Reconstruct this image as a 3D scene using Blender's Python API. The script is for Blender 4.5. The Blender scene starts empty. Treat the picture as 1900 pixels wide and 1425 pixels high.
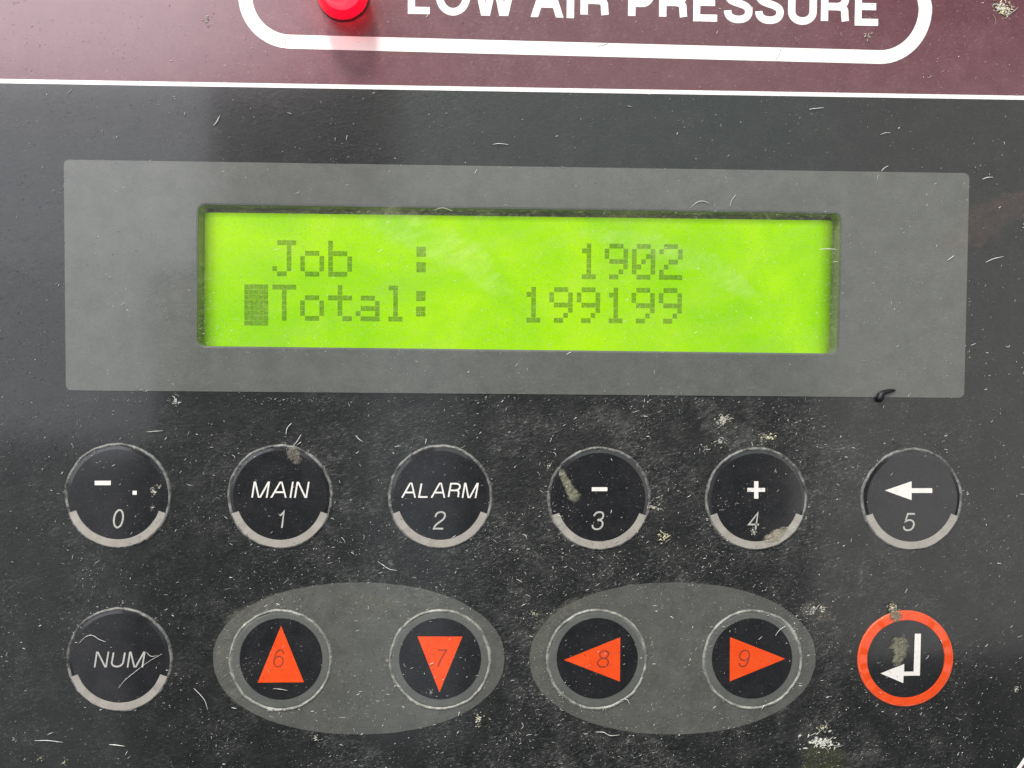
import bpy, bmesh, math, random
import numpy as np
from mathutils import Vector, Matrix, noise
from mathutils.geometry import tessellate_polygon

random.seed(7)
MM = 0.001
SC = bpy.context.scene
COL = SC.collection

# ------------------------------------------------------------------ camera
# Panel coordinates are millimetres: x right, y up, z out of the panel.
# The panel stands upright, so world = (x, -z, y).
F_PX, PW, PH = 1430.0, 1900.0, 1425.0
CAM_A, CAM_B, CAM_C = -0.0268, -0.0254, 0.0087
CAM_P = np.array([46.3606, 16.9428, 96.9257])
def _rot(a, b, c):
    ca, sa, cb, sb, cc, sc = math.cos(a), math.sin(a), math.cos(b), math.sin(b), math.cos(c), math.sin(c)
    return (np.array([[cc, -sc, 0], [sc, cc, 0], [0, 0, 1]]) @ np.array([[cb, 0, sb], [0, 1, 0], [-sb, 0, cb]])
            @ np.array([[1, 0, 0], [0, ca, -sa], [0, sa, ca]]))
CAM_R = _rot(CAM_A, CAM_B, CAM_C)
def at(u, v, z=0.0):
    """millimetre point of the plane z (parallel to the panel) that was measured at pixel (u, v) of the photograph"""
    d = CAM_R @ np.array([(u - PW / 2) / F_PX, -(v - PH / 2) / F_PX, -1.0])
    t = (z - CAM_P[2]) / d[2]
    p = CAM_P + t * d
    return (float(p[0]), float(p[1]))
def w(p):
    return Vector((p[0] * MM, -p[2] * MM, p[1] * MM))

cam_data = bpy.data.cameras.new('camera')
cam = bpy.data.objects.new('camera', cam_data)
COL.objects.link(cam)
cam_data.sensor_width = 36.0
cam_data.lens = 36.0 * F_PX / PW
cam_data.clip_start = 0.001
cam_data.clip_end = 50.0
Mw = np.array([[1, 0, 0], [0, 0, -1], [0, 1, 0]], float)
Rw = Mw @ CAM_R
m = Matrix(Rw.tolist()).to_4x4()
m.translation = w(CAM_P)
cam.matrix_world = m
SC.camera = cam

# ------------------------------------------------------------------ light
world = bpy.data.worlds.new("World")
SC.world = world
world.use_nodes = True
bg = world.node_tree.nodes['Background']
bg.inputs[0].default_value = (0.86, 0.93, 1.0, 1)
bg.inputs[1].default_value = 0.12

def area(name, pos, target, sx, sy, radiance, col):
    ld = bpy.data.lights.new(name, 'AREA')
    ld.shape = 'RECTANGLE'
    ld.size, ld.size_y = sx * MM, sy * MM
    ld.energy = radiance * math.pi * sx * sy * MM * MM
    ld.color = col
    o = bpy.data.objects.new(name, ld)
    COL.objects.link(o)
    o.location = w(pos)
    d = w(target) - w(pos)
    o.rotation_euler = d.to_track_quat('-Z', 'Z').to_euler()
    return o
# workshop lamp above, a bright doorway to the left, added panels for reflections
area('ceiling_lamp', (-75, 500, 350), (45, 10, 0), 95, 72, 188.0, (0.985, 0.975, 0.89))
area('doorway_light', (-565, 400, 500), (-565, 400, 0), 790, 620, 2.2, (0.90, 0.94, 1.0))
area('doorway_lower_light', (-600, 24, 500), (-600, 24, 0), 775, 131, 1.7, (0.90, 0.94, 1.0))
area('added_upper_left_light', (-375, 396, 490), (-375, 396, 0), 580, 330, 5.0, (1.0, 0.84, 0.91))  # added light, unseen: its pink tint lifts the maroon's upper left
area('low_doorway_light', (-520, -190, 500), (-520, -190, 0), 580, 300, 0.45, (0.95, 0.96, 1.0))
area('added_strip_light', (-18, -80, 520), (-18, -80, 0), 84, 430, 0.55, (0.82, 0.92, 1.0))  # added strip, unseen: mirrors as the pale bluish band mid panel
area('added_top_light', (140, 460, 520), (140, 460, 0), 340, 640, 1.2, (0.90, 1.0, 0.96))  # added panel, unseen: its reflection lifts the top middle
area('added_right_light', (540, 30, 500), (540, 30, 0), 480, 480, 1.1, (1.0, 0.98, 0.96))  # added panel, unseen: brightens the right side by reflection
SC.view_settings.view_transform = 'Standard'
SC.view_settings.look = 'None'
SC.view_settings.exposure = 0.0
SC.view_settings.gamma = 1.0

# ------------------------------------------------------------------ material helpers
def mat(name):
    m = bpy.data.materials.new(name)
    m.use_nodes = True
    nt = m.node_tree
    nt.nodes.clear()
    out = nt.nodes.new('ShaderNodeOutputMaterial')
    return m, nt, out
def N(nt, kind, **kw):
    n = nt.nodes.new(kind)
    for k, v in kw.items():
        if k.startswith('i_'):
            n.inputs[k[2:].replace('_', ' ')].default_value = v
        else:
            setattr(n, k, v)
    return n
def coords(nt, scale=(1, 1, 1), rotz=0.0):
    """object coordinates in millimetres"""
    tc = N(nt, 'ShaderNodeTexCoord')
    mp = N(nt, 'ShaderNodeMapping')
    mp.inputs['Rotation'].default_value = (0, rotz, 0)
    nt.links.new(tc.outputs['Object'], mp.inputs['Vector'])
    m2 = N(nt, 'ShaderNodeMapping')
    m2.inputs['Scale'].default_value = (1000 * scale[0], 1000 * scale[1], 1000 * scale[2])
    nt.links.new(mp.outputs[0], m2.inputs['Vector'])
    return m2.outputs[0]
def noise_tex(nt, vec, scale, detail=4, rough=0.6, dist=0.0):
    n = N(nt, 'ShaderNodeTexNoise')
    n.inputs['Scale'].default_value = scale
    n.inputs['Detail'].default_value = detail
    n.inputs['Roughness'].default_value = rough
    n.inputs['Distortion'].default_value = dist
    nt.links.new(vec, n.inputs['Vector'])
    return n.outputs['Fac']
def ramp(nt, fac, stops):
    r = N(nt, 'ShaderNodeValToRGB')
    el = r.color_ramp.elements
    while len(el) < len(stops):
        el.new(0.5)
    for e, (p, c) in zip(el, stops):
        e.position = p
        e.color = (c, c, c, 1) if isinstance(c, (int, float)) else (*c, 1)
    nt.links.new(fac, r.inputs[0])
    return r.outputs[0]
def math_node(nt, op, a, b, clamp=False):
    n = N(nt, 'ShaderNodeMath', operation=op, use_clamp=clamp)
    for i, v in enumerate((a, b)):
        if isinstance(v, (int, float)):
            n.inputs[i].default_value = v
        else:
            nt.links.new(v, n.inputs[i])
    return n.outputs[0]
def mixc(nt, fac, a, b):
    n = N(nt, 'ShaderNodeMix', data_type='RGBA')
    if isinstance(fac, (int, float)):
        n.inputs[0].default_value = fac
    else:
        nt.links.new(fac, n.inputs[0])
    for idx, v in ((6, a), (7, b)):
        if isinstance(v, tuple):
            n.inputs[idx].default_value = (*v, 1)
        else:
            nt.links.new(v, n.inputs[idx])
    return n.outputs[2]

def sheet(name, base, base2, dust, dust_amt, rough, bump=0.012, grain=1.0, spec=0.5, seed=0.0, stipple=0.12, crust=False, coat=1.0, gloss=0.11, veil_amt=0.20):
    """worn printed plastic: mottled ink, fine grain, settled dust, matt scuffs, fine relief"""
    m, nt, out = mat(name)
    v = coords(nt)
    vs = coords(nt, (0.55, 1, 1.5), 0.35)           # grain drawn out along the wiping direction
    big = noise_tex(nt, v, 0.045, 3, 0.55)
    mid = noise_tex(nt, v, 0.35, 5, 0.65)
    fine = noise_tex(nt, vs, 5.5 * grain, 5, 0.7)
    speck = noise_tex(nt, vs, 3.2 * grain, 6, 0.75, 0.6)
    tint = ramp(nt, mid, [(0.3, 0.0), (0.7, 1.0)])
    col = mixc(nt, tint, base, base2)
    grainf = ramp(nt, fine, [(0.32, 1.0 - stipple * 3), (0.68, 1.0 + stipple * 3)])
    mul = N(nt, 'ShaderNodeMix', data_type='RGBA', blend_type='MULTIPLY')
    mul.inputs[0].default_value = 1.0
    nt.links.new(col, mul.inputs[6]); nt.links.new(grainf, mul.inputs[7])
    dens = ramp(nt, noise_tex(nt, v, 0.13, 3, 0.6), [(0.40, 0.12), (0.62, 1.0)]) if crust else ramp(nt, big, [(0.35, 0.25), (0.65, 1.0)])
    if crust:
        # grime has built up round the keys, where fingers go; the upper part stays smoother
        tc = N(nt, 'ShaderNodeTexCoord'); sp_ = N(nt, 'ShaderNodeSeparateXYZ')
        nt.links.new(tc.outputs['Object'], sp_.inputs[0])
        hz = math_node(nt, 'DIVIDE', math_node(nt, 'SUBTRACT', 16 * MM, sp_.outputs['Z']), 9 * MM, True)
        hx = math_node(nt, 'DIVIDE', math_node(nt, 'SUBTRACT', sp_.outputs['X'], 4 * MM), 45 * MM, True)
        hr = math_node(nt, 'DIVIDE', math_node(nt, 'SUBTRACT', 118 * MM, sp_.outputs['X']), 30 * MM, True)
        cr = math_node(nt, 'MULTIPLY', math_node(nt, 'MULTIPLY', hz, math_node(nt, 'ADD', 0.25, math_node(nt, 'MULTIPLY', hx, 0.75))), hr)
        cr = math_node(nt, 'ADD', 0.12, math_node(nt, 'MULTIPLY', cr, math_node(nt, 'ADD', 0.45, mid)), False)
        dens = math_node(nt, 'MULTIPLY', dens, cr)
    sp = ramp(nt, speck, [(0.52, 0.0), (0.68, 1.0)] if crust else [(0.53, 0.0), (0.74, 1.0)])
    f1 = math_node(nt, 'MULTIPLY', sp, dens)
    veil = ramp(nt, mid, [(0.42, 0.0), (0.8, 0.22 if crust else veil_amt)])
    f2 = math_node(nt, 'ADD', f1, math_node(nt, 'MULTIPLY', veil, dens))
    f3 = math_node(nt, 'MULTIPLY', f2, dust_amt, True)
    c = mixc(nt, f3, mul.outputs[2], dust)
    b = N(nt, 'ShaderNodeBsdfPrincipled')
    b.inputs['Specular IOR Level'].default_value = 0.22
    # the clear overlay film: smooth, so the doorway and added panels mirror softly in it
    b.inputs['Coat Weight'].default_value = coat
    b.inputs['Coat IOR'].default_value = 1.5
    nt.links.new(c, b.inputs['Base Color'])
    rr = math_node(nt, 'ADD', rough, math_node(nt, 'MULTIPLY', fine, 0.10))
    rr = math_node(nt, 'ADD', rr, math_node(nt, 'MULTIPLY', f3, 0.25), True)
    nt.links.new(rr, b.inputs['Roughness'])
    nt.links.new(math_node(nt, 'ADD', gloss, math_node(nt, 'MULTIPLY', f3, 0.35), True), b.inputs['Coat Roughness'])
    bp = N(nt, 'ShaderNodeBump')
    bp.inputs['Strength'].default_value = 1.0
    bp.inputs['Distance'].default_value = bump * MM
    hgt = math_node(nt, 'ADD', fine, math_node(nt, 'MULTIPLY', speck, 1.3))
    if crust:
        lump = noise_tex(nt, vs, 1.7, 6, 0.72, 0.3)
        hgt = math_node(nt, 'MULTIPLY', math_node(nt, 'ADD', hgt, math_node(nt, 'MULTIPLY', lump, 3.0)), math_node(nt, 'ADD', 0.25, cr))
    nt.links.new(hgt, bp.inputs['Height'])
    nt.links.new(bp.outputs[0], b.inputs['Normal'])
    nt.links.new(b.outputs[0], out.inputs[0])
    return m

DARK = sheet('dark_grey_film', (0.010, 0.0112, 0.0106), (0.017, 0.0178, 0.0168), (0.17, 0.175, 0.165), 0.95, 0.30, bump=0.030, stipple=0.22, crust=True)
KEYB = sheet('black_key_film', (0.010, 0.0105, 0.012), (0.017, 0.017, 0.018), (0.20, 0.20, 0.20), 0.16, 0.16, bump=0.008)
GREY = sheet('grey_film', (0.093, 0.098, 0.090), (0.119, 0.124, 0.114), (0.28, 0.29, 0.27), 0.34, 0.35, bump=0.007, stipple=0.05, veil_amt=0.10)
OVAL = sheet('oval_grey_film', (0.078, 0.081, 0.073), (0.104, 0.107, 0.098), (0.28, 0.28, 0.25), 0.50, 0.14, bump=0.022, stipple=0.05)
MAROON = sheet('maroon_film', (0.105, 0.034, 0.046), (0.130, 0.044, 0.056), (0.42, 0.30, 0.31), 0.36, 0.24, gloss=0.19, bump=0.012, stipple=0.06)
WHITE = sheet('white_ink', (0.86, 0.86, 0.82), (0.90, 0.90, 0.87), (0.62, 0.60, 0.56), 0.35, 0.35, bump=0.004, stipple=0.0)
KEYWHITE = sheet('key_white_ink', (0.78, 0.75, 0.70), (0.85, 0.82, 0.77), (0.55, 0.52, 0.48), 0.4, 0.35, bump=0.004, stipple=0.02)
ARC = sheet('arc_grey_ink', (0.32, 0.30, 0.265), (0.39, 0.365, 0.325), (0.30, 0.28, 0.22), 0.6, 0.4, bump=0.008, stipple=0.03)
NUMG = sheet('numeral_grey_ink', (0.42, 0.42, 0.39), (0.52, 0.51, 0.48), (0.16, 0.16, 0.15), 0.6, 0.4, bump=0.005, stipple=0.04)
ORANGE = sheet('orange_ink', (0.78, 0.062, 0.006), (0.83, 0.082, 0.010), (0.75, 0.20, 0.10), 0.35, 0.36, bump=0.006, stipple=0.02)
BROWNINK = sheet('brown_numeral_ink', (0.15, 0.034, 0.02), (0.38, 0.045, 0.02), (0.6, 0.1, 0.05), 0.6, 0.4, bump=0.004, stipple=0.1)
HOUS = sheet('housing_paint', (0.09, 0.09, 0.09), (0.11, 0.11, 0.11), (0.3, 0.3, 0.3), 0.3, 0.4)
WALLM = sheet('recess_plastic', (0.12, 0.128, 0.10), (0.16, 0.168, 0.135), (0.25, 0.26, 0.22), 0.5, 0.5, bump=0.02)

def rim_mat(name, c_low, c_hi, lo=0.36, hi=0.62):
    m, nt, out = mat(name)
    v = coords(nt)
    n = noise_tex(nt, v, 0.7, 9, 0.85, 0.6)
    r = ramp(nt, n, [(lo, c_low), (hi, c_hi)])
    b = N(nt, 'ShaderNodeBsdfPrincipled')
    nt.links.new(r, b.inputs['Base Color'])
    b.inputs['Roughness'].default_value = 0.42
    bp = N(nt, 'ShaderNodeBump')
    bp.inputs['Distance'].default_value = 0.03 * MM
    nt.links.new(noise_tex(nt, v, 4.0, 4, 0.7), bp.inputs['Height'])
    nt.links.new(bp.outputs[0], b.inputs['Normal'])
    nt.links.new(b.outputs[0], out.inputs[0])
    return m
RIM = rim_mat('worn_rim', (0.02, 0.021, 0.021), (0.36, 0.36, 0.34), 0.40, 0.66)
RIMG = rim_mat('worn_rim_grey', (0.11, 0.115, 0.105), (0.52, 0.51, 0.45), 0.42, 0.68)
RIMO = rim_mat('worn_rim_orange', (0.80, 0.09, 0.025), (0.75, 0.30, 0.20), 0.5, 0.75)

def plain(name, col, rough=0.6, bump=0.0, scale=4.0, var=0.25):
    m, nt, out = mat(name)
    v = coords(nt)
    n = noise_tex(nt, v, scale, 4, 0.65)
    c = mixc(nt, ramp(nt, n, [(0.3, 0.0), (0.7, 1.0)]), tuple(x * (1 - var) for x in col), tuple(min(1, x * (1 + var)) for x in col))
    b = N(nt, 'ShaderNodeBsdfPrincipled')
    nt.links.new(c, b.inputs['Base Color'])
    b.inputs['Roughness'].default_value = rough
    if bump:
        bp = N(nt, 'ShaderNodeBump')
        bp.inputs['Distance'].default_value = bump * MM
        nt.links.new(n, bp.inputs['Height'])
        nt.links.new(bp.outputs[0], b.inputs['Normal'])
    nt.links.new(b.outputs[0], out.inputs[0])
    return m
FIBRE = plain('pale_fibre', (0.80, 0.80, 0.77), 0.5, var=0.1)
FLECK = plain('grey_fleck', (0.17, 0.175, 0.165), 0.6, var=0.2)
FLECK2 = plain('pale_fleck', (0.48, 0.49, 0.47), 0.6, var=0.2)
FLECK3 = plain('dark_fleck', (0.035, 0.036, 0.034), 0.5)
PALE = plain('pale_crust', (0.56, 0.55, 0.49), 0.6, 0.05, 5.0, 0.35)
YELLOW = plain('straw_dust', (0.66, 0.62, 0.36), 0.6, 0.05)
BEIGE = plain('beige_dust', (0.52, 0.48, 0.38), 0.7, 0.05)
OLIVE = plain('olive_grime', (0.19, 0.185, 0.125), 0.55, 0.10, 3.0, 0.45)
SOOT = plain('black_dirt', (0.006, 0.006, 0.008), 0.5)
LEDCOLLAR = plain('red_collar', (0.45, 0.012, 0.035), 0.3)

# LCD backlight diffuser, seen through the polariser: it is a lit screen
def lcd_mat(cx, cz, hw, top):
    m, nt, out = mat('lcd_backlight')
    tc = N(nt, 'ShaderNodeTexCoord')
    sep = N(nt, 'ShaderNodeSeparateXYZ')
    nt.links.new(tc.outputs['Object'], sep.inputs[0])
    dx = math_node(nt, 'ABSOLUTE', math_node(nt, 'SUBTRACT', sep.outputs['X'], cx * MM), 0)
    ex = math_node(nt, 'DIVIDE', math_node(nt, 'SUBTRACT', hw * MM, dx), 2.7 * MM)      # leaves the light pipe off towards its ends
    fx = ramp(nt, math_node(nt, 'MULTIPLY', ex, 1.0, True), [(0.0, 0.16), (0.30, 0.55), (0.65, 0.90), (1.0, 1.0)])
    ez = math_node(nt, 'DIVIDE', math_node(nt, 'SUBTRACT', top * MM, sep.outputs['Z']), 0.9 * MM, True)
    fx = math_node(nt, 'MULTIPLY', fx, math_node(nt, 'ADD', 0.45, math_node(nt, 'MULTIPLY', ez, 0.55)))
    v = coords(nt)
    n = noise_tex(nt, v, 0.085, 4, 0.6, 0.5)
    n2 = noise_tex(nt, v, 3.0, 4, 0.6)
    c = mixc(nt, ramp(nt, n, [(0.35, 0.0), (0.65, 1.0)]), (0.34, 0.84, 0.0005), (0.52, 1.0, 0.003))
    e = N(nt, 'ShaderNodeEmission')
    nt.links.new(c, e.inputs[0])
    st = math_node(nt, 'MULTIPLY', fx, math_node(nt, 'ADD', 0.80, math_node(nt, 'MULTIPLY', n2, 0.26)))
    nt.links.new(st, e.inputs[1])
    nt.links.new(e.outputs[0], out.inputs[0])
    return m
def segment_mat():
    m, nt, out = mat('lcd_segment')
    v = coords(nt)
    n = noise_tex(nt, v, 3.2, 5, 0.8)
    c = mixc(nt, ramp(nt, n, [(0.35, 0.0), (0.65, 1.0)]), (0.33, 0.40, 0.34), (0.74, 0.74, 0.64))
    t = N(nt, 'ShaderNodeBsdfTransparent')
    nt.links.new(c, t.inputs[0])
    d = N(nt, 'ShaderNodeBsdfDiffuse')
    d.inputs[0].default_value = (0.06, 0.08, 0.04, 1)
    a = N(nt, 'ShaderNodeMixShader')
    a.inputs[0].default_value = 0.22
    nt.links.new(t.outputs[0], a.inputs[1]); nt.links.new(d.outputs[0], a.inputs[2])
    nt.links.new(a.outputs[0], out.inputs[0])
    return m
def window_mat():
    """clear film with settled dust, wiping streaks and a weak reflection"""
    m, nt, out = mat('clear_window_film')
    v = coords(nt)
    vs = coords(nt, (0.30, 1, 1.7), 0.42)
    fine = noise_tex(nt, coords(nt, (0.6, 1, 1.4), 0.3), 3.4, 6, 0.72, 0.4)
    streak = noise_tex(nt, vs, 0.16, 5, 0.6, 0.5)
    thin = noise_tex(nt, coords(nt, (0.12, 1, 3.2), 0.45), 1.6, 3, 0.6)
    f = ramp(nt, fine, [(0.49, 0.0), (0.67, 0.55)])
    s = ramp(nt, streak, [(0.46, 0.0), (0.75, 0.28)])
    t2 = math_node(nt, 'MULTIPLY', ramp(nt, thin, [(0.56, 0.0), (0.72, 0.28)]), s)
    fac = math_node(nt, 'ADD', math_node(nt, 'ADD', f, s), math_node(nt, 'MULTIPLY', t2, 3.0), True)
    fac = math_node(nt, 'ADD', math_node(nt, 'MULTIPLY', fac, 0.50), 0.010, True)
    tr = N(nt, 'ShaderNodeBsdfTransparent')
    d = N(nt, 'ShaderNodeBsdfDiffuse')
    d.inputs[0].default_value = (0.46, 0.48, 0.22, 1)
    tl_ = N(nt, 'ShaderNodeBsdfTranslucent'); tl_.inputs[0].default_value = (0.9, 0.9, 0.6, 1)
    dm = N(nt, 'ShaderNodeMixShader'); dm.inputs[0].default_value = 0.35
    nt.links.new(d.outputs[0], dm.inputs[1]); nt.links.new(tl_.outputs[0], dm.inputs[2])
    a = N(nt, 'ShaderNodeMixShader')
    nt.links.new(fac, a.inputs[0]); nt.links.new(tr.outputs[0], a.inputs[1]); nt.links.new(dm.outputs[0], a.inputs[2])
    g = N(nt, 'ShaderNodeBsdfGlossy')
    g.inputs['Roughness'].default_value = 0.28
    b = N(nt, 'ShaderNodeMixShader')
    b.inputs[0].default_value = 0.025
    nt.links.new(a.outputs[0], b.inputs[1]); nt.links.new(g.outputs[0], b.inputs[2])
    nt.links.new(b.outputs[0], out.inputs[0])
    return m

# ------------------------------------------------------------------ mesh helpers
def tag(o, label=None, cat=None, group=None, kind=None):
    if label: o['label'] = label
    if cat: o['category'] = cat
    if group: o['group'] = group
    if kind: o['kind'] = kind
    return o
def empty(name, p, label, cat, group=None):
    o = bpy.data.objects.new(name, None)
    o.empty_display_size = 0.005
    o.location = w(p)
    COL.objects.link(o)
    return tag(o, label, cat, group)
class MB:
    """collects faces in panel millimetres and links them as one mesh object"""
    def __init__(s):
        s.v, s.f, s.m, s.sm = [], [], [], []
    def add(s, verts, faces, mi=0, smooth=False):
        b = len(s.v)
        s.v += verts
        for f in faces:
            s.f.append([b + i for i in f]); s.m.append(mi); s.sm.append(smooth)
    def build(s, name, mats, parent=None, label=None):
        if not isinstance(mats, (list, tuple)): mats = [mats]
        me = bpy.data.meshes.new(name)
        me.from_pydata([w(p) for p in s.v], [], s.f)
        for mm in mats: me.materials.append(mm)
        me.polygons.foreach_set('material_index', s.m)
        me.polygons.foreach_set('use_smooth', s.sm)
        me.update()
        o = bpy.data.objects.new(name, me)
        COL.objects.link(o)
        if parent is not None:
            o.parent = parent
            org = Vector((0, 0, 0))
            q = parent
            while q is not None:
                org += q.location
                q = q.parent
            o.location = -org
        if label: o['label'] = label
        return o
def plate(mb, outer, holes, z0, z1, mi=0, back=False, bevel=0.0):
    """flat plate z0..z1 with holes; loops are lists of (x, y)"""
    loops = [outer] + list(holes)
    fl, off = [], []
    n = 0
    for lp in loops:
        off.append(n); n += len(lp)
        fl += lp
    tris = tessellate_polygon([[Vector((x, y, 0)) for x, y in lp] for lp in loops])
    verts = [(x, y, z1) for x, y in fl]
    tf = []
    for t in tris:
        a, b, c = [fl[i] for i in t]
        ar = (b[0] - a[0]) * (c[1] - a[1]) - (c[0] - a[0]) * (b[1] - a[1])
        if abs(ar) < 1e-9: continue
        tf.append(list(t) if ar > 0 else list(t)[::-1])
    mb.add(verts, tf, mi)
    for li, lp in enumerate(loops):
        k = len(lp)
        ar = sum(lp[i][0] * lp[(i + 1) % k][1] - lp[(i + 1) % k][0] * lp[i][1] for i in range(k))
        seq = lp if (ar > 0) == (li == 0) else lp[::-1]
        vv = [(x, y, z1) for x, y in seq] + [(x, y, z0) for x, y in seq]
        mb.add(vv, [[i, i + k, (i + 1) % k + k, (i + 1) % k] for i in range(k)], mi)
def rrect(cs, r, n=7):
    """rounded quadrilateral through four corner points (counter-clockwise)"""
    out = []
    k = len(cs)
    for i in range(k):
        p = Vector(cs[i]); a = Vector(cs[i - 1]); b = Vector(cs[(i + 1) % k])
        da = (a - p).normalized() * r; db = (b - p).normalized() * r
        for j in range(n + 1):
            t = j / n * math.pi / 2
            q = p + da * (1 - math.sin(t)) + db * (1 - math.cos(t))
            out.append((q.x, q.y))
    return out
def circle(cx, cy, r, n=96, r2=None, wob=0.0, sd=0.0):
    return [(cx + (r + wob * noise.noise(Vector((3 * math.cos(2 * math.pi * i / n), 3 * math.sin(2 * math.pi * i / n), sd)))) * math.cos(2 * math.pi * i / n),
             cy + ((r2 or r) + wob * noise.noise(Vector((3 * math.cos(2 * math.pi * i / n), 3 * math.sin(2 * math.pi * i / n), sd + 5)))) * math.sin(2 * math.pi * i / n)) for i in range(n)]
def ribbon(mb, pts, wd, z, mi=0, closed=False, jit=0.0):
    """flat stroke of width wd along a polyline, mitred joints, butt ends"""
    n = len(pts)
    L, R = [], []
    for i in range(n):
        p = Vector(pts[i])
        a = Vector(pts[i - 1]) if (i > 0 or closed) else None
        b = Vector(pts[(i + 1) % n]) if (i < n - 1 or closed) else None
        d1 = (p - a).normalized() if a is not None else None
        d2 = (b - p).normalized() if b is not None else None
        if d1 is None: d1 = d2
        if d2 is None: d2 = d1
        t = (d1 + d2)
        t = t.normalized() if t.length > 1e-6 else d1
        nrm = Vector((-t.y, t.x))
        c = max(0.45, nrm.dot(Vector((-d1.y, d1.x))))
        h = wd / 2 / c * (1 + jit * noise.noise(Vector((p.x * 2, p.y * 2, 1.7))))
        L.append((p.x + nrm.x * h, p.y + nrm.y * h, z)); R.append((p.x - nrm.x * h, p.y - nrm.y * h, z))
    k = n if closed else n - 1
    mb.add(L + R, [[i, n + i, n + (i + 1) % n, (i + 1) % n] for i in range(k)], mi)
def ring_profile(mb, cx, cy, prof, n=128, wob=0.0, sd=0.0, mi=0, r2=1.0, a0=0.0, a1=2 * math.pi, smooth=True):
    """sweeps a profile of (radius, z) round a centre; radii and heights waver a little"""
    closed = abs(a1 - a0 - 2 * math.pi) < 1e-6
    k = len(prof)
    m_ = n if closed else n + 1
    vs = []
    for i in range(m_):
        a = a0 + (a1 - a0) * i / n
        ca, sa = math.cos(a), math.sin(a)
        q = wob * noise.noise(Vector((ca * 2.2, sa * 2.2, sd))) + wob * 0.6 * noise.noise(Vector((ca * 8, sa * 8, sd + 9)))
        hz = 1 + 0.5 * (noise.noise(Vector((ca * 5, sa * 5, sd + 3))) if wob else 0)
        for (r, z) in prof:
            vs.append((cx + (r + q) * ca, cy + (r + q) * sa * r2, z if z < 0.22 else 0.2 + (z - 0.2) * hz))
    fs = []
    for i in range(n):
        j = (i + 1) % m_
        for p in range(k - 1):
            fs.append([i * k + p, i * k + p + 1, j * k + p + 1, j * k + p][::-1])
    mb.add(vs, fs, mi, smooth)
def disc(mb, cx, cy, r, z, dome=0.0, n=96, mi=0, rings=6, edge=None, slope=0.02):
    """low dome with a crisp edge"""
    if edge is not None:
        ring_profile(mb, cx, cy, [(r, edge), (r - slope, z)], n, mi=mi, smooth=slope > 0.1)
    r -= slope if edge is not None else 0
    prof = [(r * (1 - i / rings), z + dome * (1 - (1 - i / rings) ** 2)) for i in range(rings)]
    ring_profile(mb, cx, cy, prof, n, mi=mi)
    r0 = prof[-1][0]
    vs = [(cx + r0 * math.cos(2 * math.pi * i / n), cy + r0 * math.sin(2 * math.pi * i / n), prof[-1][1]) for i in range(n)] + [(cx, cy, z + dome)]
    mb.add(vs, [[i, (i + 1) % n, n] for i in range(n)], mi, True)
def tube(mb, pts, rad, mi=0, sides=5):
    n = len(pts)
    vs = []
    for i, p in enumerate(pts):
        p = Vector(p)
        d = (Vector(pts[min(n - 1, i + 1)]) - Vector(pts[max(0, i - 1)]))
        d = d.normalized() if d.length > 1e-9 else Vector((1, 0, 0))
        up = Vector((0, 0, 1)); s = d.cross(up)
        s = s.normalized() if s.length > 1e-6 else Vector((1, 0, 0))
        u = s.cross(d)
        r = rad[i] if isinstance(rad, (list, tuple)) else rad
        for k in range(sides):
            a = 2 * math.pi * k / sides
            q = p + s * (r * math.cos(a)) + u * (r * math.sin(a))
            vs.append(tuple(q))
    fs = []
    for i in range(n - 1):
        for k in range(sides):
            k2 = (k + 1) % sides
            fs.append([i * sides + k, i * sides + k2, (i + 1) * sides + k2, (i + 1) * sides + k])
    fs.append(list(range(sides))[::-1]); fs.append([(n - 1) * sides + k for k in range(sides)])
    mb.add(vs, fs, mi, True)
ICO = None
def blob(mb, p, r, mi=0, rng=random, squash=0.6):
    """small irregular lump"""
    global ICO
    if ICO is None:
        bm = bmesh.new(); bmesh.ops.create_icosphere(bm, subdivisions=1, radius=1)
        ICO = ([tuple(v.co) for v in bm.verts], [[v.index for v in f.verts] for f in bm.faces]); bm.free()
    sx, sy, sz = rng.uniform(.6, 1.4) * r, rng.uniform(.6, 1.4) * r, squash * rng.uniform(.6, 1.3) * r
    a = rng.uniform(0, 6.28); ca, sa = math.cos(a), math.sin(a)
    vs = []
    for (x, y, z) in ICO[0]:
        k = rng.uniform(.7, 1.25)
        x, y, z = x * sx * k, y * sy * k, z * sz * k
        vs.append((p[0] + x * ca - y * sa, p[1] + x * sa + y * ca, p[2] + z))
    mb.add(vs, ICO[1], mi, False)

# ------------------------------------------------------------------ stroke lettering
def arc(cx, cy, rx, ry, a0, a1, n=12):
    return [(cx + rx * math.cos(math.radians(a0 + (a1 - a0) * i / n)), cy + ry * math.sin(math.radians(a0 + (a1 - a0) * i / n))) for i in range(n + 1)]
def bez(p0, p1, p2, p3, n=10):
    o = []
    for i in range(n + 1):
        t = i / n; s = 1 - t
        o.append(tuple(s ** 3 * a + 3 * s * s * t * b + 3 * s * t * t * c + t ** 3 * d for a, b, c, d in zip(p0, p1, p2, p3)))
    return o
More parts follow.
